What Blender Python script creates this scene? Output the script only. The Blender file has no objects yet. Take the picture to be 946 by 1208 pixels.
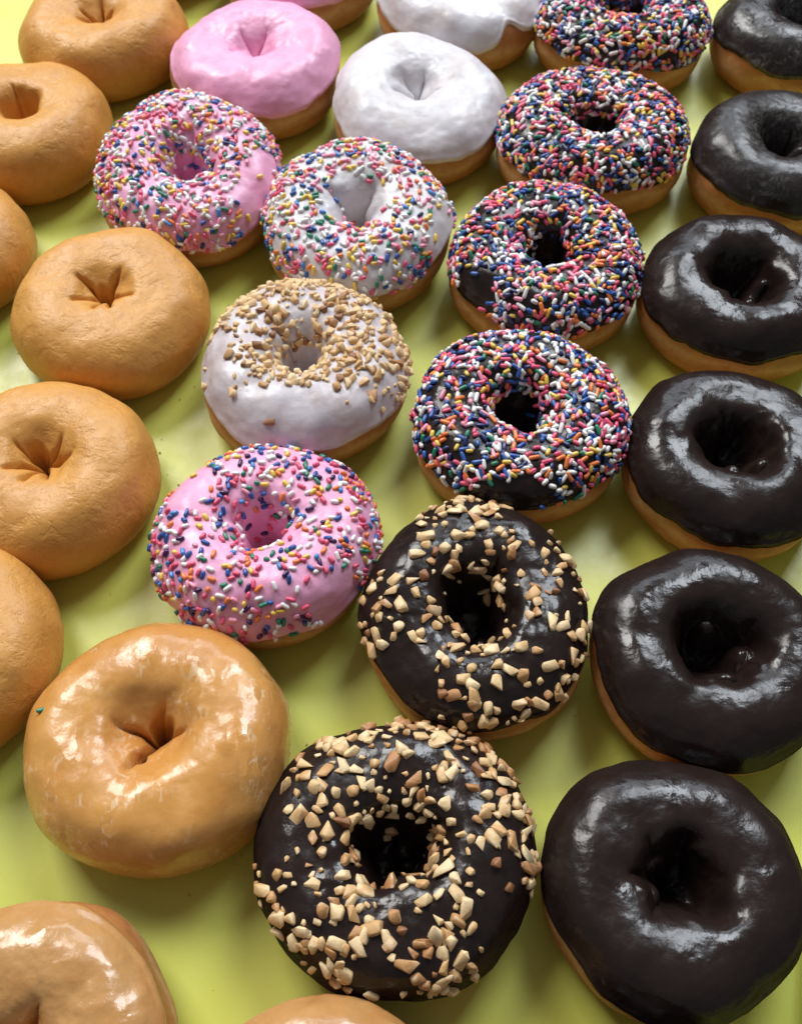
import bpy, bmesh, math, random
import numpy as np
from mathutils import Matrix, Vector

CM = 0.01                                   # everything below is thought out in centimetres
sc = bpy.context.scene
C = sc.collection

# ------------------------------------------------------------------ camera
CAM_H, PITCH, FPX = 37.5, math.radians(60.0), 1200.0      # height over the tray, tilt below the horizon, focal length in photo pixels
cam_d = bpy.data.cameras.new('camera')
cam = bpy.data.objects.new('camera', cam_d); C.objects.link(cam)
cam.location = (0, 0, CAM_H * CM)
cam.rotation_euler = (math.pi / 2 - PITCH, 0, 0)
cam_d.sensor_fit = 'VERTICAL'; cam_d.sensor_height = 24.0
cam_d.lens = 24.0 * FPX / 1208.0
cam_d.clip_start = 0.01; cam_d.clip_end = 50
cam_d.dof.use_dof = True; cam_d.dof.focus_distance = 0.36; cam_d.dof.aperture_fstop = 13.0
sc.camera = cam

# ------------------------------------------------------------------ light: a room with two window panels beyond the tray
w = bpy.data.worlds.new('World'); sc.world = w; w.use_nodes = True
w.node_tree.nodes['Background'].inputs[0].default_value = (0.93, 0.96, 1.0, 1)
w.node_tree.nodes['Background'].inputs[1].default_value = 0.145

def lamp(name, az, el, dist, sx, sy, power, col):
    d = bpy.data.lights.new(name, 'AREA'); d.shape = 'RECTANGLE'; d.size = sx; d.size_y = sy; d.energy = power; d.color = col
    o = bpy.data.objects.new(name, d); C.objects.link(o)
    tgt = Vector((0.0, 0.26, 0.0)); a, e = math.radians(az), math.radians(el)
    p = tgt + Vector((math.sin(a) * math.cos(e), math.cos(a) * math.cos(e), math.sin(e))) * dist
    o.location = p; o.rotation_euler = (tgt - p).to_track_quat('-Z', 'Y').to_euler()
    return o
lamp('window_lamp', -38, 46, 3.0, 1.15, 1.35, 80, (1.0, 0.99, 0.965))
lamp('window_lamp', 30, 50, 3.0, 1.0, 1.2, 57, (0.87, 0.935, 1.0))
lamp('window_lamp', 4, 30, 3.0, 2.0, 0.6, 20, (0.80, 0.89, 1.0))

sc.view_settings.view_transform = 'Standard'; sc.view_settings.look = 'None'
sc.view_settings.gamma = 1.0; sc.view_settings.exposure = 0.0
sc.cycles.use_denoising = True
sc.cycles.max_bounces = 8

# ------------------------------------------------------------------ numpy noise
_rng = np.random.RandomState(11)
_perm = np.concatenate([_rng.permutation(256)] * 3)
_grad = _rng.normal(size=(256, 3)); _grad /= np.linalg.norm(_grad, axis=1)[:, None]
def perlin(p):
    p = np.asarray(p, float) + 512.0
    i = np.floor(p).astype(int); f = p - i; i &= 255
    s = f * f * f * (f * (f * 6 - 15) + 10)
    def g(dx, dy, dz):
        h = _perm[_perm[_perm[i[..., 0] + dx] + i[..., 1] + dy] + i[..., 2] + dz]
        d = f - np.array([dx, dy, dz]); return (_grad[h] * d).sum(-1)
    l = lambda a, b, t: a + (b - a) * t
    x0 = l(l(g(0,0,0), g(1,0,0), s[...,0]), l(g(0,1,0), g(1,1,0), s[...,0]), s[...,1])
    x1 = l(l(g(0,0,1), g(1,0,1), s[...,0]), l(g(0,1,1), g(1,1,1), s[...,0]), s[...,1])
    return l(x0, x1, s[..., 2]) * 1.6
def fbm(p, o=3):
    return sum(perlin(p * 2.03 ** k + 7.7 * k) * 0.5 ** k for k in range(o))

# ------------------------------------------------------------------ materials
class NT:
    def __init__(s, name):
        s.m = bpy.data.materials.new(name); s.m.use_nodes = True
        s.n = s.m.node_tree.nodes; s.l = s.m.node_tree.links
        s.b = s.n['Principled BSDF']
    def node(s, t, **k):
        o = s.n.new(t)
        for a, v in k.items(): setattr(o, a, v)
        return o
    def link(s, a, b): s.l.new(a, b)
    def coords(s, per_object=True):
        t = s.node('ShaderNodeTexCoord')
        if not per_object: return t.outputs['Object']
        oi = s.node('ShaderNodeObjectInfo'); ad = s.node('ShaderNodeVectorMath', operation='MULTIPLY_ADD')
        cx = s.node('ShaderNodeCombineXYZ')
        for i in range(3): s.link(oi.outputs['Random'], cx.inputs[i])
        s.link(cx.outputs[0], ad.inputs[0]); ad.inputs[1].default_value = (1.7, 2.9, 0.83); s.link(t.outputs['Object'], ad.inputs[2])
        return ad.outputs[0]
    def noise(s, vec, scale, detail=3, rough=0.55, dist=0.0):
        o = s.node('ShaderNodeTexNoise'); s.link(vec, o.inputs['Vector'])
        o.inputs['Scale'].default_value = scale; o.inputs['Detail'].default_value = detail
        o.inputs['Roughness'].default_value = rough; o.inputs['Distortion'].default_value = dist
        return o.outputs['Fac']
    def ramp(s, fac, stops):
        o = s.node('ShaderNodeValToRGB'); s.link(fac, o.inputs[0]); e = o.color_ramp.elements
        while len(e) < len(stops): e.new(0.5)
        for k, (p, c) in enumerate(stops):
            e[k].position = p; e[k].color = (c, c, c, 1) if not isinstance(c, tuple) else (*c, 1)
        return o.outputs[0]
    def mix(s, fac, a, b):
        o = s.node('ShaderNodeMix', data_type='RGBA')
        if isinstance(fac, (int, float)): o.inputs[0].default_value = fac
        else: s.link(fac, o.inputs[0])
        for k, v in ((6, a), (7, b)):
            if isinstance(v, tuple): o.inputs[k].default_value = (*v, 1)
            else: s.link(v, o.inputs[k])
        return o.outputs[2]
    def math(s, op, a, b=0.0):
        o = s.node('ShaderNodeMath', operation=op)
        for k, v in ((0, a), (1, b)):
            if isinstance(v, (int, float)): o.inputs[k].default_value = v
            else: s.link(v, o.inputs[k])
        return o.outputs[0]
    def bump(s, h, strength, dist, prev=None):
        o = s.node('ShaderNodeBump'); s.link(h, o.inputs['Height'])
        o.inputs['Strength'].default_value = strength; o.inputs['Distance'].default_value = dist
        if prev is not None: s.link(prev, o.inputs['Normal'])
        return o.outputs[0]
    def set(s, **k):
        for a, v in k.items():
            inp = s.b.inputs[a.replace('_', ' ')]
            if isinstance(v, (int, float)): inp.default_value = v
            elif isinstance(v, tuple): inp.default_value = v if len(v) == len(inp.default_value) else (*v, 1)
            else: s.link(v, inp)
        return s.m

def dough_mat(name, c_top, c_mid, c_low, rough, wrinkle):
    t = NT(name); v = t.coords(); g = t.node('ShaderNodeTexCoord')
    sep = t.node('ShaderNodeSeparateXYZ'); t.link(g.outputs['Object'], sep.inputs[0])
    big = t.noise(v, 45, 3); fine = t.noise(v, 260, 4, 0.65)
    zz = t.math('ADD', t.math('MULTIPLY', sep.outputs[2], 100 / 3.8), t.math('MULTIPLY', t.math('SUBTRACT', big, 0.5), 0.35))
    col = t.ramp(zz, [(0.05, c_low), (0.30, c_low), (0.44, c_mid), (0.56, c_top)])
    dark = tuple(x * f for x, f in zip(c_top, (0.72, 0.6, 0.5)))
    col = t.mix(t.ramp(fine, [(0.50, 0.0), (0.72, 0.45)]), col, dark)
    col = t.mix(t.ramp(big, [(0.45, 0.0), (0.75, 0.35)]), col, dark)
    # skin: long shallow wrinkles and fine pits
    mp = t.node('ShaderNodeMapping'); t.link(v, mp.inputs[0]); mp.inputs['Scale'].default_value = (0.9, 1.15, 1.0); mp.inputs['Rotation'].default_value = (0, 0, 0.5)
    wr = t.noise(mp.outputs[0], 150, 4, 0.6, 0.3)
    n1 = t.bump(t.ramp(wr, [(0.30, 0.0), (0.50, 1.0)]), wrinkle, 0.0006)
    vr = t.node('ShaderNodeTexVoronoi', feature='DISTANCE_TO_EDGE'); ds = t.node('ShaderNodeVectorMath', operation='MULTIPLY_ADD'); nc = t.node('ShaderNodeTexNoise')
    nc.inputs['Scale'].default_value = 150; t.link(v, nc.inputs['Vector']); t.link(nc.outputs['Color'], ds.inputs[0]); ds.inputs[1].default_value = (0.008, 0.008, 0.008); t.link(mp.outputs[0], ds.inputs[2])
    t.link(ds.outputs[0], vr.inputs['Vector']); vr.inputs['Scale'].default_value = 165
    crack = t.math('MULTIPLY', t.ramp(vr.outputs['Distance'], [(0.0, 1.0), (0.10, 0.0)]), t.ramp(t.noise(v, 55, 3), [(0.42, 0.0), (0.60, 1.0)]))
    pore = t.ramp(t.noise(v, 900, 2), [(0.62, 0.0), (0.70, 1.0)])
    col = t.mix(t.math('MULTIPLY', crack, 0.10), col, dark); col = t.mix(t.math('MULTIPLY', pore, 0.35), col, dark)
    n1 = t.bump(t.math('SUBTRACT', 1.0, t.math('MAXIMUM', t.math('MULTIPLY', crack, 0.45), pore)), 0.25, 0.0005, n1)
    n2 = t.bump(fine, 0.5, 0.0005, n1)
    return t.set(Base_Color=col, Roughness=rough, Normal=n2, Subsurface_Weight=0.12, Subsurface_Radius=(0.006, 0.003, 0.0012), Subsurface_Scale=1.0)

M = {}
M['plain'] = dough_mat('plain_dough', (0.645, 0.315, 0.072), (0.60, 0.28, 0.062), (0.44, 0.175, 0.036), 0.44, 0.45)
M['dough'] = dough_mat('fried_dough', (0.46, 0.19, 0.055), (0.62, 0.36, 0.165), (0.43, 0.175, 0.052), 0.55, 0.15)

def glazed_mat():
    t = NT('sugar_glazed_dough'); v = t.coords()
    big = t.noise(v, 45, 3)
    col = t.mix(t.ramp(big, [(0.35, 0.0), (0.7, 1.0)]), (0.64, 0.315, 0.082), (0.55, 0.24, 0.054))
    mp = t.node('ShaderNodeMapping'); t.link(v, mp.inputs[0]); mp.inputs['Scale'].default_value = (1.0, 0.42, 1.0); mp.inputs['Rotation'].default_value = (0, 0, 0.7)
    ds = t.node('ShaderNodeVectorMath', operation='MULTIPLY_ADD'); nc = t.node('ShaderNodeTexNoise'); nc.inputs['Scale'].default_value = 90; t.link(v, nc.inputs['Vector'])
    t.link(nc.outputs['Color'], ds.inputs[0]); ds.inputs[1].default_value = (0.006, 0.006, 0.006); t.link(mp.outputs[0], ds.inputs[2])
    vo = t.node('ShaderNodeTexVoronoi', feature='F1'); t.link(ds.outputs[0], vo.inputs['Vector']); vo.inputs['Scale'].default_value = 290
    # cracked glaze: each flake of sugar sits at its own slight angle
    patch = t.ramp(t.noise(v, 62, 3, 0.6), [(0.49, 0.0), (0.60, 1.0)])
    sub = t.node('ShaderNodeVectorMath', operation='SUBTRACT'); t.link(vo.outputs['Color'], sub.inputs[0]); sub.inputs[1].default_value = (0.5, 0.5, 0.5)
    scl = t.node('ShaderNodeVectorMath', operation='SCALE'); t.link(sub.outputs[0], scl.inputs[0]); t.link(t.math('MULTIPLY', t.math('ADD', patch, 0.10), 0.20), scl.inputs['Scale'])
    n = t.bump(t.noise(v, 130, 3), 0.45, 0.0008)
    add = t.node('ShaderNodeVectorMath', operation='ADD'); t.link(n, add.inputs[0]); t.link(scl.outputs[0], add.inputs[1])
    nrm = t.node('ShaderNodeVectorMath', operation='NORMALIZE'); t.link(add.outputs[0], nrm.inputs[0])
    fl = t.math('MULTIPLY', patch, t.ramp(t.noise(mp.outputs[0], 380, 4, 0.65, 1.2), [(0.52, 0.0), (0.62, 0.5)]))
    col = t.mix(fl, col, (0.84, 0.66, 0.45))
    return t.set(Base_Color=col, Roughness=t.ramp(t.noise(v, 110, 3), [(0.35, 0.20), (0.65, 0.45)]), Normal=nrm.outputs[0], Coat_Weight=0.35, Coat_Roughness=0.14, Coat_Normal=nrm.outputs[0],
                 Subsurface_Weight=0.15, Subsurface_Radius=(0.006, 0.003, 0.001), Subsurface_Scale=1.0)
M['glazed'] = glazed_mat()

def icing_mat(name, c, c2, rough, coat, sss, bumpy, rvar=0.1, streak=0.0, spec=0.5):
    t = NT(name); v = t.coords()
    big = t.noise(v, 70, 4, 0.6)
    col = t.mix(t.ramp(big, [(0.42, 0.0), (0.70, 1.0)]), c, c2)
    if streak:                                                   # bloom: dry pale streaks on the set icing
        s = t.math('MULTIPLY', t.ramp(t.noise(v, 60, 2), [(0.46, 0.0), (0.62, 1.0)]), t.ramp(t.noise(v, 170, 4, 0.7, 2.5), [(0.46, 0.0), (0.62, 1.0)]))
        col = t.mix(t.math('MULTIPLY', s, streak), col, (0.45, 0.43, 0.42))
    n = t.bump(t.noise(v, 160, 3, 0.5), bumpy, 0.0009)
    n = t.bump(t.noise(v, 600, 3, 0.5), bumpy * 0.35, 0.0003, n)
    rr = t.ramp(t.noise(v, 100, 3), [(0.3, max(0.05, rough - rvar)), (0.7, rough + rvar)])
    k = dict(Base_Color=col, Roughness=rr, Normal=n, Coat_Weight=coat, Coat_Roughness=0.15, Specular_IOR_Level=spec)
    if c[0] < 0.05:                                             # chocolate: porous cocoa fat, hardly any extra gloss at grazing angles
        df, gl, mx = t.node('ShaderNodeBsdfDiffuse'), t.node('ShaderNodeBsdfGlossy'), t.node('ShaderNodeMixShader')
        t.link(col, df.inputs['Color']); t.link(n, df.inputs['Normal']); t.link(n, gl.inputs['Normal']); t.link(rr, gl.inputs['Roughness']); gl.inputs['Color'].default_value = (1, 1, 1, 1)
        mx.inputs[0].default_value = spec * 0.1; t.link(df.outputs[0], mx.inputs[1]); t.link(gl.outputs[0], mx.inputs[2])
        t.link(mx.outputs[0], t.n['Material Output'].inputs['Surface']); t.n.remove(t.b); return t.m
    if sss: k.update(Subsurface_Weight=sss, Subsurface_Radius=(0.004, 0.003, 0.003), Subsurface_Scale=1.0)
    return t.set(**k)
M['pink'] = icing_mat('pink_icing', (0.83, 0.40, 0.585), (0.79, 0.335, 0.52), 0.40, 0.1, 0.15, 0.45)
M['white'] = icing_mat('white_icing', (0.69, 0.665, 0.695), (0.60, 0.535, 0.53), 0.42, 0.1, 0.2, 0.45)
M['thin_white'] = icing_mat('thin_white_icing', (0.62, 0.57, 0.60), (0.52, 0.42, 0.41), 0.38, 0.1, 0.2, 0.5)
M['choc'] = icing_mat('chocolate_icing', (0.016, 0.0095, 0.008), (0.022, 0.012, 0.010), 0.25, 0.0, 0, 0.5, spec=0.36)
M['choc_dry'] = icing_mat('set_chocolate_icing', (0.018, 0.0125, 0.0115), (0.025, 0.017, 0.0155), 0.34, 0.0, 0, 0.5, 0.1, 0.13, 0.45)
M['choc_streak'] = icing_mat('streaked_chocolate_icing', (0.018, 0.0125, 0.0115), (0.025, 0.017, 0.0155), 0.30, 0.0, 0, 0.7, 0.1, 0.32, 0.5)
M['maple'] = icing_mat('maple_icing', (0.53, 0.28, 0.10), (0.46, 0.21, 0.065), 0.25, 0.4, 0.1, 0.6)

def candy(name, c):
    t = NT(name); return t.set(Base_Color=c, Roughness=0.34, Coat_Weight=0.2)
CANDY = {'white': candy('sprinkle_white', (0.86, 0.84, 0.82)), 'pink': candy('sprinkle_pink', (0.75, 0.10, 0.19)), 'rose': candy('sprinkle_rose', (0.85, 0.33, 0.45)),
         'blue': candy('sprinkle_blue', (0.028, 0.10, 0.36)), 'navy': candy('sprinkle_navy', (0.022, 0.030, 0.12)), 'purple': candy('sprinkle_purple', (0.045, 0.012, 0.085)),
         'yellow': candy('sprinkle_yellow', (0.85, 0.58, 0.10)), 'orange': candy('sprinkle_orange', (0.83, 0.22, 0.055)), 'green': candy('sprinkle_green', (0.03, 0.22, 0.13)),
         'sky': candy('sprinkle_sky_blue', (0.07, 0.25, 0.60))}

def nut_mat(name, stops):
    t = NT(name); v = t.coords(); oi = t.node('ShaderNodeObjectInfo')
    base = t.ramp(oi.outputs['Random'], stops)
    n = t.noise(v, 300, 3, 0.6); e = t.noise(v, 150, 2, 0.5)
    col = t.mix(t.ramp(n, [(0.45, 0.0), (0.75, 0.55)]), base, (0.58, 0.33, 0.14))
    col = t.mix(t.ramp(e, [(0.36, 0.6), (0.48, 0.0)]), col, (0.86, 0.68, 0.43))
    return t.set(Base_Color=col, Roughness=0.5, Normal=t.bump(t.noise(v, 800, 3), 0.5, 0.0004), Subsurface_Weight=0.1, Subsurface_Radius=(0.003, 0.002, 0.001), Subsurface_Scale=1.0)
M['nut'] = nut_mat('chopped_peanut', [(0.0, (0.82, 0.62, 0.36)), (0.40, (0.76, 0.52, 0.26)), (0.75, (0.62, 0.36, 0.15)), (0.97, (0.42, 0.19, 0.07))])
M['toasted'] = nut_mat('toasted_peanut', [(0.0, (0.76, 0.54, 0.29)), (0.45, (0.70, 0.46, 0.22)), (0.75, (0.57, 0.32, 0.13)), (0.97, (0.36, 0.16, 0.06))])
t = NT('peanut_skin'); v = t.coords()
M['skin'] = t.set(Base_Color=t.mix(t.noise(v, 400, 3), (0.20, 0.075, 0.03), (0.36, 0.16, 0.06)), Roughness=0.5)

def tray_mat():
    t = NT('lime_tray_plastic'); v = t.coords(False)
    col = t.mix(t.noise(v, 14, 3), (0.58, 0.62, 0.105), (0.63, 0.66, 0.13))
    spot = t.math('MULTIPLY', t.ramp(t.noise(v, 95, 4, 0.7), [(0.60, 0.0), (0.72, 1.0)]), t.ramp(t.noise(v, 9, 2), [(0.45, 0.0), (0.6, 1.0)]))
    col = t.mix(t.math('MULTIPLY', spot, 0.16), col, (0.42, 0.40, 0.07))
    film = t.ramp(t.noise(v, 60, 4, 0.65), [(0.35, 0.28), (0.7, 0.46)])
    n = t.bump(t.noise(v, 900, 2), 0.12, 0.0002)
    n = t.bump(t.noise(v, 25, 2), 0.10, 0.002, n)
    return t.set(Base_Color=col, Roughness=film, Normal=n, Specular_IOR_Level=0.5)
M['tray'] = tray_mat()

# ------------------------------------------------------------------ mesh helpers
def tag(o, label=None, cat=None, group=None, kind=None):
    for k, v in (('label', label), ('category', cat), ('group', group), ('kind', kind)):
        if v: o[k] = v
    return o
def mesh(name, verts, faces, mats, smooth=True, mat_idx=None):
    me = bpy.data.meshes.new(name); me.from_pydata(np.asarray(verts).tolist(), [], np.asarray(faces).tolist() if not isinstance(faces, list) else faces)
    for m in (mats if isinstance(mats, (list, tuple)) else [mats]): me.materials.append(m)
    if smooth: me.polygons.foreach_set('use_smooth', [True] * len(me.polygons))
    if mat_idx is not None: me.polygons.foreach_set('material_index', mat_idx)
    me.update(); return me
def obj(name, me, parent=None):
    o = bpy.data.objects.new(name, me); C.objects.link(o)
    if parent: o.parent = parent
    return o

# ------------------------------------------------------------------ tray: a long sheet pan, its side running with the columns of donuts
def build_tray():
    A = Vector((12.30, 0.0)); D = Vector((0.245, 1.0)).normalized(); N = Vector((-D.y, D.x))   # D along the right rim, N inward
    def P(s, n, z): q = A + D * s + N * n; return (q.x * CM, q.y * CM, z * CM)
    S0, S1, W, Rr = -11.0, 80.0, 54.0, 3.0
    prof = [(0.0, 0.0), (-0.12, 0.03), (-0.26, 0.12), (-0.38, 0.28), (-0.75, 1.75), (-0.85, 1.92), (-1.02, 2.0), (-1.5, 2.0), (-1.62, 1.94), (-1.66, 1.80), (-1.55, 1.70), (-1.1, 1.68), (-0.55, 0.0), (0.2, -0.25)]
    # rounded rectangle outline, offset outward by -n of the profile
    corners = [(S0 + Rr, Rr, 180), (S1 - Rr, Rr, 270), (S1 - Rr, W - Rr, 0), (S0 + Rr, W - Rr, 90)]
    def ring(off, z):
        out = []
        for cs, cn, a0 in corners:
            for k in range(13):
                a = math.radians(a0 + 90 * k / 12); out.append(P(cs + (Rr - off) * math.cos(a), cn + (Rr - off) * math.sin(a), z))
        return out
    V, F = [], []
    rings = [ring(o, z) for o, z in prof]; n = len(rings[0])
    for r in rings: V += r
    for i in range(len(rings) - 1):
        for k in range(n): a, b = i * n + k, i * n + (k + 1) % n; F.append((a, b, b + n, a + n))
    F.append(tuple(range(n))); F.append(tuple(reversed(range((len(rings) - 1) * n, len(rings) * n))))
    me = mesh('serving_tray', V, F, M['tray'], False)
    for p in me.polygons:
        if len(p.vertices) == 4: p.use_smooth = True
    bm = bmesh.new(); bm.from_mesh(me); bmesh.ops.recalc_face_normals(bm, faces=bm.faces); bm.to_mesh(me); bm.free()
    o = obj('serving_tray', me)
    tag(o, 'lime green plastic tray with raised rim under all the donuts', 'tray')
build_tray()

# ------------------------------------------------------------------ donut surface
NU, NV = 176, 110
VB = np.concatenate([np.linspace(0, math.pi / 2, 22, False), np.linspace(math.pi / 2, math.pi, 64), np.linspace(math.pi * 1.02, 1.5 * math.pi, 5), np.linspace(1.5 * math.pi, 2 * math.pi, 20, False)[1:]])   # fine rows inside the hole
def smoothstep(a, b, x):
    t = np.clip((x - a) / (b - a), 0, 1); return t * t * (3 - 2 * t)
class Shape:
    """One ring of dough, evaluated on any (u, v) grid in centimetres. v runs from the outer side (0) over the crest (pi/2) to the middle
    of the hole (pi) and back along the base. Inside the crest the surface sinks: a dished top, pinched creases, hollows and folds."""
    def __init__(s, seed, Rx, Ry, H=3.7, crest=0.56, dish=0.85, creases=4, hollows=None, bumps=(), hx=0, hy=0, lump=1.0, cw=0.05, cd=0.62, cl=0.33):
        r = np.random.RandomState(seed); s.seed = seed
        s.Rx, s.Ry, s.H, s.crest, s.dish, s.hx, s.hy, s.lump = Rx, Ry, H, crest, dish, hx, hy, lump
        if isinstance(creases, int):
            a0 = r.uniform(0, 6.28)
            creases = [(a0 + (i + r.uniform(-.3, .3)) * 6.283 / max(creases, 1), cl * r.uniform(0.7, 1.2), cd * r.uniform(.75, 1.1), cw * r.uniform(.7, 1.3)) for i in range(creases)]
        if hollows is None:
            a, d = r.uniform(0, 6.28), r.uniform(.04, .12); hollows = [(0, 0, .21, .15, .055), (d * math.cos(a), d * math.sin(a), r.uniform(.05, .08), .5, .022)]
        s.creases, s.hollows, s.bumps = creases, hollows, bumps
        s.ph = r.uniform(0, 6.28, 4); s.off = r.uniform(0, 60, 3)
    def sink(s, X, Y):
        """Depth below the dished top, as a share of the height, at a spot of the ring measured from the middle of the hole."""
        dep = np.zeros_like(X); n3 = lambda k: np.stack([X * k, Y * k, 0 * X + s.seed], -1)
        wx, wy = X + 0.035 * perlin(n3(5.0)), Y + 0.035 * perlin(n3(5.0) + 9.1)
        for b, L, D, w in s.creases:
            t = np.clip(wx * math.cos(b) + wy * math.sin(b), 0, L); d = np.hypot(wx - t * math.cos(b), wy - t * math.sin(b))
            dep = dep + (D * (1 - 0.75 * (t / L) ** 1.6) * np.exp(-d / w)) ** 6
        cre = dep ** (1 / 6); dep = np.zeros_like(X)
        for x, y, rad, D, sh in s.hollows:
            dx, dy = wx - x, wy - y; q = np.hypot(dx, dy); an = np.arctan2(dy, dx)
            rr = rad * (1 + 0.09 * np.cos(2 * an + s.ph[0]) + 0.07 * np.cos(3 * an + s.ph[2]) + 0.05 * np.cos(5 * an + s.ph[1]))
            dep = dep + (D / (1 + np.exp(np.clip((q - rr) / sh, -30, 30)))) ** 4
        dep = np.sqrt(dep ** 0.5 + (1.5 * cre) ** 2)
        for x, y, rad, h in s.bumps:
            dep = dep - h * np.exp(-((wx - x) ** 2 + (wy - y) ** 2) / rad ** 2) * smoothstep(0.1, 0.5, dep)
        return dep
    def __call__(s, u, v):
        v = np.mod(v, 2 * math.pi)
        cv, sv = np.cos(v), np.sin(v)
        sp = lambda c, p: np.sign(c) * np.abs(c) ** p
        k = np.clip((v - math.pi / 2) / (math.pi / 2), 0, 1); k2 = np.clip((v - math.pi) / (math.pi / 2), 0, 1)
        rin = np.where(v <= math.pi, s.crest * (1 - k) + 0.012 * k, s.crest * k2 + 0.012 * (1 - k2))
        inner = (v > math.pi / 2) & (v < 1.5 * math.pi)
        r = np.where(inner, rin, s.crest + (1 - s.crest) * sp(np.maximum(cv, 0), 0.88))
        zo = np.where(sv > 0, 0.45 + 0.55 * sp(sv, 0.92), 0.45 + 0.45 * sp(sv, 0.72))
        X, Y = r * np.cos(u) - s.hx, r * np.sin(u) - s.hy
        e = np.clip(s.dish * (s.crest - r) / s.crest, 0, 0.98)
        zi = 0.45 + 0.55 * np.sqrt(1 - e * e) - s.sink(X, Y) * smoothstep(0, 0.12, s.crest - r)
        zi = np.where(zi > 0.2, zi, 0.08 + 0.12 * np.exp((np.minimum(zi, 0.2) - 0.2) / 0.12))
        z = np.where(inner, np.where(v <= math.pi, zi, 0.0), zo)
        wob = 1 + 0.014 * np.cos(2 * u + s.ph[0]) + 0.014 * np.cos(3 * u + s.ph[1]) + 0.006 * np.cos(5 * u + s.ph[2])
        r = r * (1 + (wob - 1) * smoothstep(0.3, 0.8, r))
        x, y = r * np.cos(u) * s.Rx, r * np.sin(u) * s.Ry
        z = z * s.H * (1 + 0.03 * np.cos(u + s.ph[3]) * smoothstep(0.3, 0.9, z) * smoothstep(0.2, 0.6, r))
        p = np.stack([x, y, z], -1)
        n = fbm(p * 0.32 + s.off, 2) * 0.20 * s.lump
        kk = np.stack([np.maximum(cv, 0) * np.cos(u), np.maximum(cv, 0) * np.sin(u), np.maximum(sv, 0.0)], -1)
        low = np.stack([0 * z, 0 * z, np.ones_like(z)], -1)
        kk = np.where(inner[..., None], low, kk)
        p = p + kk * (n * smoothstep(0.1, 0.5, z / s.H))[..., None]
        p[..., 2] = np.maximum(p[..., 2], 0.0)
        return p
def grid_normals(P, closed_v):
    du = np.roll(P, -1, 0) - np.roll(P, 1, 0)
    dv = (np.roll(P, -1, 1) - np.roll(P, 1, 1)) if closed_v else np.gradient(P, axis=1)
    n = np.cross(du, dv); l = np.linalg.norm(n, axis=-1, keepdims=True); return n / np.maximum(l, 1e-9)
def grid_faces(nu, nv, closed_v):
    i, j = np.meshgrid(np.arange(nu), np.arange(nv if closed_v else nv - 1), indexing='ij')
    a = i * nv + j; b = ((i + 1) % nu) * nv + j; c = ((i + 1) % nu) * nv + (j + 1) % nv; d = i * nv + (j + 1) % nv
    return np.stack([a, b, c, d], -1).reshape(-1, 4)
def body_mesh(name, S, mat):
    u, v = np.meshgrid(np.arange(NU) * 2 * math.pi / NU, VB, indexing='ij')
    P = S(u, v); N = grid_normals(P, True)
    P = P + N * (fbm(P * 1.4 + S.off, 2) * 0.022 * smoothstep(0.1, 0.8, P[..., 2]))[..., None]
    return mesh(name, P.reshape(-1, 3) * CM, grid_faces(NU, NV, True), mat)
IV = 104
def icing_grid(S, edge, wave=0.10, T=0.12, rough=1.0, drips=(), ridge=0.0):
    """Shell over the top of the ring from the wavy outer edge over the crest and down into the hole."""
    uu = np.arange(NU) * 2 * math.pi / NU
    q = np.stack([np.cos(uu) * 1.6, np.sin(uu) * 1.6, 0 * uu + S.seed * 1.37], -1)
    ve = edge + wave * 1.35 * fbm(q, 4)
    for a, wd, am in drips:
        du = (uu - a + math.pi) % (2 * math.pi) - math.pi; ve = ve + am * np.exp(-(du / wd) ** 2)
    a, b = np.linspace(0, 1, 34, False)[None] ** 1.3, np.linspace(0, 1, IV - 34)[None]
    v = np.concatenate([ve[:, None] + (math.pi / 2 - ve[:, None]) * a, math.pi / 2 * (1 + b) + 0 * ve[:, None]], 1)
    u = uu[:, None] + 0 * v
    P = S(u, v); N = grid_normals(P, False)
    s = v - ve[:, None]
    k = np.clip(s / 0.16, 0, 1)
    t = T * np.sqrt(np.maximum(0, 1 - (1 - k) ** 2)) + 0.05 * np.exp(-((s - 0.13) / 0.08) ** 2) - 0.03 * (k < 0.02)
    t = t + ridge * np.maximum(0, fbm(q * 1.3 + 9, 2) + 0.35)[:, None] * np.exp(-((v - 2.28 - 0.25 * fbm(q + 5, 2)[:, None]) / 0.06) ** 2)
    lump = fbm(P * 0.9 + S.off + 31, 3) * 0.055 * rough + fbm(P * 2.6 + S.off + 11, 2) * 0.014 * rough
    t = t + lump * k
    t = np.where(k > 0.02, np.maximum(t, 0.02), t)
    return P + N * t[..., None], u, v
def icing_mesh(name, S, G, mat):
    return mesh(name, G.reshape(-1, 3) * CM, grid_faces(NU, IV, False), mat)

# ------------------------------------------------------------------ toppings
def capsule(L, r, n=6):
    V, F = [], []; rows = [(-L/2, 0.42), (-L/2 + r*.45, 0.88), (-L/2 + r, 1.0), (L/2 - r, 1.0), (L/2 - r*.45, 0.88), (L/2, 0.42)]
    for z, k in rows:
        for i in range(n): a = 6.28318 * i / n; V.append((z, r * k * math.cos(a), r * k * math.sin(a)))
    for j in range(len(rows) - 1):
        for i in range(n): a, b = j*n + i, j*n + (i+1) % n; F.append((a, a + n, b + n, b))
    F.append(tuple(range(n))); F.append(tuple(reversed(range(len(V) - n, len(V)))))
    return np.array(V), F
CAPS = [capsule(L, r) for L, r in ((0.30, 0.090), (0.37, 0.088), (0.44, 0.085), (0.23, 0.095), (0.33, 0.100), (0.41, 0.098), (0.49, 0.094))]
SPR = {}
def sprinkle_me(col, k):
    if (col, k) not in SPR: SPR[(col, k)] = mesh('sprinkle_' + col, CAPS[k][0] * CM, CAPS[k][1], CANDY[col])
    return SPR[(col, k)]
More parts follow.
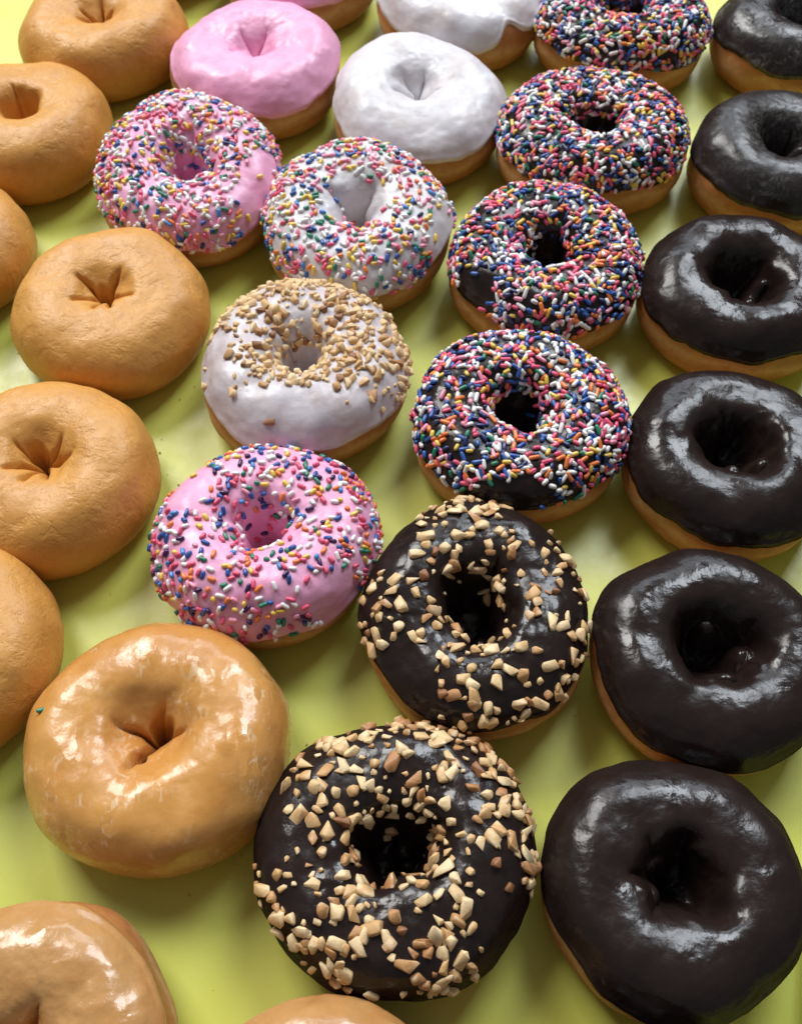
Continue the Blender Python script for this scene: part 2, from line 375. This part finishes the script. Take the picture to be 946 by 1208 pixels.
def nut_chunk(seed, L, W, T):
    r = np.random.RandomState(seed); bm = bmesh.new()
    for k in range(15):
        p = r.uniform(-1, 1, 3); p /= np.abs(p).max() ** 0.5 * np.linalg.norm(p) ** 0.5
        bm.verts.new((p[0] * L / 2 * r.uniform(.8, 1), p[1] * W / 2 * r.uniform(.8, 1), p[2] * T / 2))
    res = bmesh.ops.convex_hull(bm, input=bm.verts)
    bmesh.ops.delete(bm, geom=[v for v in bm.verts if not v.link_faces], context='VERTS')
    bmesh.ops.dissolve_limit(bm, angle_limit=0.35, verts=bm.verts, edges=bm.edges)
    bmesh.ops.bevel(bm, geom=list(bm.edges), offset=min(L, W, T) * 0.17, segments=1, affect='EDGES', clamp_overlap=True)
    me = bpy.data.meshes.new('nut_piece'); 
    for v in bm.verts: v.co *= CM
    bmesh.ops.recalc_face_normals(bm, faces=bm.faces)
    bm.to_mesh(me); bm.free(); me.materials.append(M['nut']); me.polygons.foreach_set('use_smooth', [True] * len(me.polygons)); 
    return me
rr = np.random.RandomState(5)
NUTS = [nut_chunk(100 + i, rr.uniform(.55, .9), rr.uniform(.40, .58), rr.uniform(.28, .44)) for i in range(16)]
NUTS_S = [nut_chunk(200 + i, rr.uniform(.46, .74), rr.uniform(.34, .5), rr.uniform(.28, .42)) for i in range(12)]
for m in NUTS_S: m.materials.clear(); m.materials.append(M['toasted'])
SKINS = [m.copy() for m in NUTS_S[:4]]
for m in SKINS: m.materials.clear(); m.materials.append(M['skin'])

CAMV = np.array([0, 0, CAM_H])
def scatter(S, G, rng, n, dmin, keep, lift):
    """Random spots on the icing: position, normal. keep(x, y, v) -> 0..1 chance in coordinates of the ring (1 = outer edge)."""
    N = grid_normals(G, False); P = G
    a = np.linalg.norm(np.cross(np.roll(P, -1, 0) - P, np.gradient(P, axis=1)), axis=-1)
    a[:, :3] = 0
    cs = np.cumsum(a.ravel()); out = []; cell = {}
    for _ in range(n * 14):
        if len(out) >= n: break
        k = int(np.searchsorted(cs, rng.uniform(0, cs[-1]))); i, j = divmod(min(k, a.size - 1), IV)
        fi, fj = rng.uniform(), rng.uniform(); i2 = (i + 1) % NU; j2 = min(j + 1, IV - 1)
        p = P[i, j] * (1-fi) * (1-fj) + P[i2, j] * fi * (1-fj) + P[i, j2] * (1-fi) * fj + P[i2, j2] * fi * fj
        if rng.uniform() > keep(p[0] / S.Rx, p[1] / S.Ry, p[2] / S.H): continue
        c = tuple(np.floor(p / dmin).astype(int)); ok = True
        for dx in (-1, 0, 1):
            for dy in (-1, 0, 1):
                for dz in (-1, 0, 1):
                    for q in cell.get((c[0]+dx, c[1]+dy, c[2]+dz), ()):
                        if np.sum((p - q) ** 2) < dmin * dmin: ok = False
        if not ok: continue
        cell.setdefault(c, []).append(p); nn = N[i, j]
        out.append((p + nn * lift * rng.uniform(0.6, 1.15), nn))
    return out
def frame(p, n, rng, tilt):
    t = np.cross(n, rng.normal(size=3)); t /= np.linalg.norm(t)
    t = t + n * rng.normal() * tilt; t /= np.linalg.norm(t); b = np.cross(n, t); b /= np.linalg.norm(b); n2 = np.cross(t, b)
    m = np.eye(4); m[:3, 0] = t; m[:3, 1] = b; m[:3, 2] = n2; m[:3, 3] = p * CM; return m
def sprinkle_donut(S, G, icing, pos, rng, n, dmin, keep, palette, lens=(0, 1, 2, 3)):
    spots = scatter(S, G, rng, n, dmin, keep, 0.055)
    view = CAMV - pos
    spots.sort(key=lambda q: -(q[1] @ (view - q[0]) / np.linalg.norm(view - q[0]) + (0.0 if q[0][2] > S.H * 0.55 else -0.6)))
    cols, w = list(palette), np.array(list(palette.values()), float); w /= w.sum()
    V, F, MI, nv = [], [], [], 0
    for k, (p, nn) in enumerate(spots):
        c = cols[rng.choice(len(cols), p=w)]; L = lens[rng.randint(len(lens))]; m = frame(p, nn, rng, 0.18)
        if k < 290:
            o = obj('sprinkle', sprinkle_me(c, L), icing); o.matrix_basis = Matrix(m.tolist())
        else:
            vv = CAPS[L][0] * CM @ m[:3, :3].T + m[:3, 3]; V.append(vv); F += [tuple(x + nv for x in f) for f in CAPS[L][1]]; nv += len(vv)
            MI += [cols.index(c)] * len(CAPS[L][1])
    if V:
        o = obj('sprinkles', mesh('sprinkles', np.concatenate(V), F, [CANDY[c] for c in cols], True, MI), icing); o['kind'] = 'stuff'
def nut_donut(S, G, icing, pos, rng, n, dmin, keep, pool, lift, skins=0.04):
    spots = scatter(S, G, rng, n, dmin, keep, lift); view = CAMV - pos
    spots.sort(key=lambda q: -(q[1] @ (view - q[0]) / np.linalg.norm(view - q[0])))
    V, F, nv = [], [], 0
    for i, (p, nn) in enumerate(spots):
        me = pool[rng.randint(len(pool))]
        if rng.uniform() < skins: me = SKINS[rng.randint(len(SKINS))]
        m = frame(p, nn, rng, 0.25); m[:3, :3] *= rng.choice([rng.uniform(.35, .6), rng.uniform(0.65, 1.0), rng.uniform(.9, 1.2)], p=[.3, .42, .28])
        if i < 292:
            o = obj('nut_piece', me, icing); o.matrix_basis = Matrix(m.tolist())
        else:
            co = np.array([v.co[:] for v in me.vertices]) @ m[:3, :3].T + m[:3, 3]; V.append(co); F += [tuple(x + nv for x in f.vertices) for f in me.polygons]; nv += len(co)
    if V: obj('nut_pieces', mesh('nut_pieces', np.concatenate(V), F, pool[0].materials[0]), icing)['kind'] = 'stuff'

def blob_keep(base, bare, hole=0.36, low=0.48):
    """Everywhere with chance base, none inside the bare ellipses (x, y, rx, ry) of the ring, thinner down the hole and the sides."""
    def f(x, y, z):
        r = math.hypot(x, y)
        if r < hole and z < 0.72: return 0.06
        if r > 0.6 and z < low: return 0.0
        k = base
        for bx, by, rx, ry in bare:
            d = ((x - bx) / rx) ** 2 + ((y - by) / ry) ** 2
            if d < 1: k *= 0.03
            elif d < 1.5: k *= 0.45
        return k
    return f

# ------------------------------------------------------------------ the donuts
def donut(name, label, cat, group, X, Y, rz=0.0, tilt=(0, 0), z=0.0):
    e = bpy.data.objects.new(name, None); C.objects.link(e); e.empty_display_size = 0.02
    e.location = (X * CM, Y * CM, z * CM); e.rotation_euler = (math.radians(tilt[0]), math.radians(tilt[1]), rz)
    return tag(e, label, cat, group)
CHOC_PAL = dict(white=26, pink=20, rose=8, blue=14, navy=10, yellow=8, orange=8, green=5)
PINK_PAL = dict(white=24, pink=20, rose=10, blue=14, sky=5, purple=9, yellow=9, orange=10, green=9)
PALE_PAL = dict(white=36, pink=15, rose=20, blue=11, sky=3, navy=3, yellow=11, orange=7, green=8)

PLAIN_G, CHOC_G, SPR_G, PINK_G, WHITE_G, NUT_G, GLAZE_G = ('plain golden donuts along the tray', 'smooth chocolate iced donuts in a column', 'chocolate donuts with rainbow sprinkles',
    'pink iced donuts', 'white iced donuts', 'donuts with chopped nuts', 'glazed donuts')

def plain(label, X, Y, Rx, Ry, seed, tilt=(0, 0), **k):
    d = donut('plain_donut', label, 'donut', PLAIN_G, X, Y, 0, tilt)
    kk = dict(crest=0.54, dish=.62, creases=5, cw=.024, cd=.34, cl=.30); kk.update(k)
    S = Shape(seed, Rx, Ry, **kk)
    obj('dough', body_mesh('dough', S, M['plain']), d); return d, S
def iced(name, label, group, X, Y, Rx, Ry, seed, mat, edge, tilt=(0, 0), z=0.0, wave=0.10, rough=1.0, drips=(), T=0.12, ridge=0.0, **k):
    d = donut(name, label, 'donut', group, X, Y, 0, tilt, z)
    kk = dict(crest=0.57, dish=.85, creases=3, hollows=[(0, 0, .20, .7, .035)]); kk.update(k)
    S = Shape(seed, Rx - 0.1, Ry - 0.1, **kk)
    obj('dough', body_mesh('dough', S, M['dough']), d)
    G, u, v = icing_grid(S, edge, wave, T, rough, drips, ridge)
    ic = obj('icing', icing_mesh('icing', S, G, M[mat]), d)
    return d, S, G, ic

# plain column
plain('plain golden donut beside the smooth pink iced donut at the tray end', -16.5, 51.0, 4.55, 4.2, 1)
plain('plain golden donut with an open hole beside the densely sprinkled pink donut', -19.4, 43.4, 4.4, 4.4, 2, hollows=[(0.02, 0, .19, .62, .035)], creases=2)
plain('plain golden donut between the open holed plain one and the plain one by white nuts', -21.9, 35.0, 4.4, 4.1, 3)
plain('plain golden donut with pinched hole beside the nut topped white donut', -13.2, 31.1, 4.4, 4.4, 4, hollows=[(0, .02, .22, .16, .055), (-.01, .05, .07, .52, .022), (.1, -.02, .04, .35, .02)], creases=[(2.7, .30, .30, .024), (3.7, .30, .32, .022), (4.5, .27, .34, .022), (5.2, .27, .32, .022), (6.0, .30, .30, .024), (1.0, .28, .30, .03)])
plain('plain golden donut beside the bright pink sprinkled donut that has a bare patch', -14.5, 22.3, 4.4, 4.4, 5, hollows=[(0, .02, .23, .16, .055), (-.07, .09, .085, .50, .025), (.13, .01, .05, .40, .022)], creases=[(2.6, .28, .28, .024), (3.6, .32, .32, .022), (4.4, .28, .34, .022), (5.1, .26, .32, .022), (0.1, .30, .32, .024), (0.9, .26, .30, .028)])
plain('plain golden donut pressed against the sugar glazed donut', -17.3, 14.5, 4.5, 4.3, 6)
plain('plain golden donut mostly hidden behind the smooth pink donut', -14.5, 60.3, 4.5, 4.3, 7)

# glazed
d = donut('glazed_donut', 'shiny sugar glazed donut with a green sprinkle stuck on its side', 'donut', GLAZE_G, -8.66, 10.99)
S = Shape(21, 4.67, 4.64, H=3.8, crest=0.57, dish=.85, hy=-.02, creases=[(4.3, .30, .42, .026), (2.75, .28, .34, .03), (0.25, .24, .30, .028), (1.35, .24, .34, .035)], hollows=[(0, .03, .25, .17, .06), (.05, .08, .065, .52, .022), (-.06, -.17, .032, .45, .02)])
obj('dough', body_mesh('dough', S, M['glazed']), d)
o = obj('sprinkle', sprinkle_me('green', 1), d); o['label'] = 'single green sprinkle stuck on the glaze'
pp = S(np.array([[2.95]]), np.array([[1.0]]))[0, 0]; o.matrix_basis = Matrix.Translation(Vector(pp * CM)) @ Matrix.Rotation(0.5, 4, 'Z') @ Matrix.Rotation(0.5, 4, 'Y')
iced('glazed_donut', 'tan maple iced donut with white shine beside the sugar glazed donut', GLAZE_G, -11.4, 1.2, 4.5, 4.5, 22, 'maple', 0.50, wave=0.05, hollows=[(-.08, -.02, .12, .6, .05)])
iced('glazed_donut', 'tan maple iced donut next to the nut covered chocolate donut', GLAZE_G, -2.4, -1.6, 4.5, 4.5, 23, 'maple', 0.30, wave=0.05)
iced('chocolate_donut', 'chocolate iced donut with only its edge showing, near the glossy folded chocolate donut', CHOC_G, 5.7, -2.5, 4.6, 4.5, 24, 'choc', 0.1)

# pink
iced('pink_iced_donut', 'smooth pink iced donut at the tray end behind the other smooth pink one', PINK_G, -5.9, 57.0, 4.6, 4.5, 31, 'pink', 0.28)
iced('pink_iced_donut', 'smooth pink iced donut with pinched hole and no sprinkles', PINK_G, -7.76, 48.13, 4.55, 4.6, 32, 'pink', 0.30, creases=[(3.7, .28, .34, .028), (4.8, .24, .36, .028), (5.9, .28, .34, .028), (1.1, .28, .34, .03), (2.2, .28, .32, .03)], hollows=[(0, .02, .21, .18, .05), (.02, -.04, .05, .52, .022)], dish=.68)
d, S, G, ic = iced('sprinkle_donut', 'pink iced donut with dense sprinkles and one bare side', PINK_G, -10.5, 39.6, 4.6, 4.75, 33, 'pink', 0.22, tilt=(6, 3), z=0.25, hollows=[(0, 0, .2, .8, .04)])
sprinkle_donut(S, G, ic, np.array([-10.5, 39.6, 0]), np.random.RandomState(1), 850, 0.15, blob_keep(1, [(0.86, -0.50, 0.26, 0.5)], .3, .6), PALE_PAL, (4, 4, 5, 0))
d, S, G, ic = iced('sprinkle_donut', 'bright pink iced donut with scattered sprinkles and a bare patch', PINK_G, -5.31, 19.10, 4.5, 4.2, 34, 'pink', 0.08, hollows=[(0, .04, .2, .8, .04)], bumps=[(0, -.15, .1, .2)])
sprinkle_donut(S, G, ic, np.array([-5.3, 19.1, 0]), np.random.RandomState(2), 660, 0.158, blob_keep(0.95, [(-0.68, 0.40, 0.2, 0.32), (0.62, -0.70, 0.3, 0.16)], .3, .5), PINK_PAL, (4, 0, 0, 3, 1))

# white
iced('white_iced_donut', 'white iced donut with a scraped bare spot at its rim', WHITE_G, 3.33, 53.6, 4.67, 4.4, 41, 'white', 0.22, drips=((-0.95, 0.16, 0.55),))
iced('white_iced_donut', 'smooth white iced donut with pinched hole and no toppings', WHITE_G, 0.88, 44.93, 4.61, 4.6, 42, 'white', 0.28, creases=[(3.5, .26, .34, .028), (4.6, .24, .36, .028), (5.9, .26, .34, .028), (1.2, .24, .34, .035), (2.3, .22, .3, .03)], hollows=[(0, .02, .20, .18, .05), (.0, -.03, .06, .52, .022)], dish=.68, tilt=(2, 0))
d, S, G, ic = iced('sprinkle_donut', 'white iced donut covered in rainbow sprinkles', WHITE_G, -2.13, 36.39, 4.5, 4.65, 43, 'white', 0.24, tilt=(4, 0), z=0.2, hollows=[(.02, -.02, .14, .7, .04)], creases=4)
sprinkle_donut(S, G, ic, np.array([-2.1, 36.4, 0]), np.random.RandomState(3), 760, 0.155, blob_keep(1, [(0.05, 0.05, .36, .26), (0.95, -0.35, 0.15, 0.3)], .3, .58), PALE_PAL, (4, 4, 5, 0))
d, S, G, ic = iced('nut_donut', 'white iced donut topped with small chopped nuts', NUT_G, -4.25, 27.62, 4.6, 4.6, 44, 'thin_white', 0.24, hollows=[(0, 0, .2, .75, .04)], bumps=[(.1, -.08, .08, .35)], creases=2)
nut_donut(S, G, ic, np.array([-4.2, 27.6, 0]), np.random.RandomState(4), 470, 0.16, blob_keep(1, [(0.0, -0.82, 1.0, 0.32), (-0.9, -0.2, .25, .4)], 0.26, .66), NUTS_S, 0.03, 0.05)

# chocolate with sprinkles
for (lab, X, Y, Rx, Ry, seed, n, bare) in (
    ('chocolate donut thick with sprinkles at the tray end beside a white iced donut', 12.22, 51.5, 4.75, 4.3, 51, 720, []),
    ('chocolate donut with the densest pale sprinkles, next to the smooth white donut', 9.71, 42.39, 4.85, 4.5, 52, 760, []),
    ('chocolate sprinkle donut next to the white donut with rainbow sprinkles', 6.74, 33.79, 4.6, 4.55, 53, 680, [(-0.78, -0.55, 0.16, 0.2)]),
    ('chocolate sprinkle donut between the white nut donut and a smooth chocolate donut', 4.95, 24.78, 4.6, 4.45, 54, 660, [(-0.3, -0.98, 0.5, 0.14)])):
    d, S, G, ic = iced('sprinkle_donut', lab, SPR_G, X, Y, Rx, Ry, seed, 'choc', 0.24, hollows=[(0, 0, .25, .75, .035)], creases=0, crest=.60, dish=.78, bumps=[(.05, -.12, .1, .3)])
    sprinkle_donut(S, G, ic, np.array([X, Y, 0]), np.random.RandomState(seed), int(n * 1.6), 0.122, blob_keep(1, bare, 0.30, .60), CHOC_PAL, (4, 4, 5, 6, 0))

# chocolate with nuts
d, S, G, ic = iced('nut_donut', 'chocolate donut with sparse chopped nuts and a bare dark rim', NUT_G, 2.81, 15.87, 4.35, 4.75, 61, 'choc', 0.26, drips=((-0.6, 0.7, 0.12), (-2.4, .5, .12)), hollows=[(0, 0, .27, .85, .04)], creases=2, crest=.60, bumps=[(.02, -.12, .12, .3)])
nut_donut(S, G, ic, np.array([2.8, 15.9, 0]), np.random.RandomState(61), 225, 0.265, blob_keep(0.9, [(-0.78, -0.72, .4, .34), (0.55, 0.78, .3, .22), (-0.8, 0.5, 0.25, 0.25)], 0.30, .68), NUTS, 0.03)
d, S, G, ic = iced('nut_donut', 'chocolate donut thickly covered in large chopped nuts', NUT_G, -0.25, 7.19, 4.7, 4.6, 62, 'choc', 0.06, hollows=[(0.02, 0, .26, .85, .04)], creases=2, crest=.60, bumps=[(.08, .02, .1, .35)])
nut_donut(S, G, ic, np.array([-.2, 7.2, 0]), np.random.RandomState(62), 330, 0.255, blob_keep(1, [(0.85, -0.62, .25, .3), (-0.9, 0.15, .16, .25), (-.1, -.85, .2, .1)], 0.30, .66), NUTS, 0.03)

# smooth chocolate column
for (lab, X, Y, Rx, Ry, seed, mat, k) in (
    ('dull chocolate donut with whitish streaks in its dried icing', 21.71, 50.7, 4.55, 4.2, 71, 'choc_streak', dict(creases=2, hollows=[(0, 0, .25, .62, .04)], bumps=[(.1, -.08, .12, .3)])),
    ('smooth chocolate donut next to the chocolate donut with densest sprinkles', 18.91, 40.9, 4.5, 4.2, 72, 'choc_dry', dict(creases=2, hollows=[(0, 0, .26, .62, .04)], bumps=[(.16, -.02, .12, .35)])),
    ('smooth chocolate donut beside the sprinkle donut that touches the white rainbow sprinkled one', 15.39, 31.9, 4.5, 4.3, 73, 'choc', dict(creases=1, hollows=[(0, 0, .31, .62, .04)], bumps=[(.1, -.12, .12, .34), (.2, .06, .12, .3)])),
    ('smooth chocolate donut beside the sprinkle donut that sits next to the white nut donut', 13.58, 22.9, 4.4, 4.3, 74, 'choc', dict(creases=2, hollows=[(0, 0, .30, .62, .04)], bumps=[(.18, -.14, .12, .36), (-.05, -.2, .12, .3)])),
    ('smooth chocolate donut with cross folds in its hole beside the sparse nut donut', 11.50, 14.17, 4.42, 4.3, 75, 'choc', dict(creases=0, hollows=[(0, 0, .32, .62, .04)], bumps=[(.03, -.22, .13, .36), (-.02, .22, .10, .34), (.24, .0, .11, .32)])),
    ('glossy chocolate donut with folded hole beside the thickly nut covered donut', 8.91, 6.08, 4.4, 4.25, 76, 'choc', dict(creases=[(2.2, .36, .3, .05), (3.0, .36, .35, .05), (3.9, .34, .35, .05)], hollows=[(.06, .02, .27, .62, .04)], bumps=[(-.2, -.08, .12, .28), (-.12, .16, .11, .25)]))):
    iced('chocolate_donut', lab, CHOC_G, X, Y, Rx, Ry, seed, mat, 0.27, wave=0.12, crest=.60, dish=.82, ridge=0.08, rough=.55, **k)

t = NT('sugar_crumb'); M['crumb'] = t.set(Base_Color=(0.66, 0.48, 0.24), Roughness=0.5)
# ------------------------------------------------------------------ crumbs fallen on the tray
rc = np.random.RandomState(9); V, F, nv = [], [], 0
for k in range(150):
    cx, cy = rc.uniform(-20, 13), rc.uniform(0, 58)
    if k % 3: d0 = [(-14.5, 22.3), (-13.2, 31.1), (-17.3, 14.5), (-8.66, 11.0), (-4.2, 27.6), (2.8, 15.9)][rc.randint(6)]; a = rc.uniform(0, 6.28); q = rc.uniform(4.5, 5.4); cx, cy = d0[0] + q * math.cos(a), d0[1] + q * math.sin(a)
    if cx > 11.8 + cy * 0.245: continue
    r0 = rc.uniform(.02, .06)
    pts = rc.normal(size=(6, 3)); pts /= np.linalg.norm(pts, axis=1)[:, None]
    base = np.array([(1,0,0), (0,1,0), (-1,0,0), (0,-1,0), (0,0,1), (0,0,-1)]) + pts * 0.4
    V.append(base * r0 + (cx, cy, r0 * 0.7)); F += [tuple(x + nv for x in f) for f in ((0,1,4), (1,2,4), (2,3,4), (3,0,4), (1,0,5), (2,1,5), (3,2,5), (0,3,5))]; nv += 6
o = obj('crumbs', mesh('crumbs', np.concatenate(V) * CM, F, M['crumb'], False)); tag(o, 'tiny fallen dough and sugar crumbs on the green tray', 'crumbs', None, 'stuff')
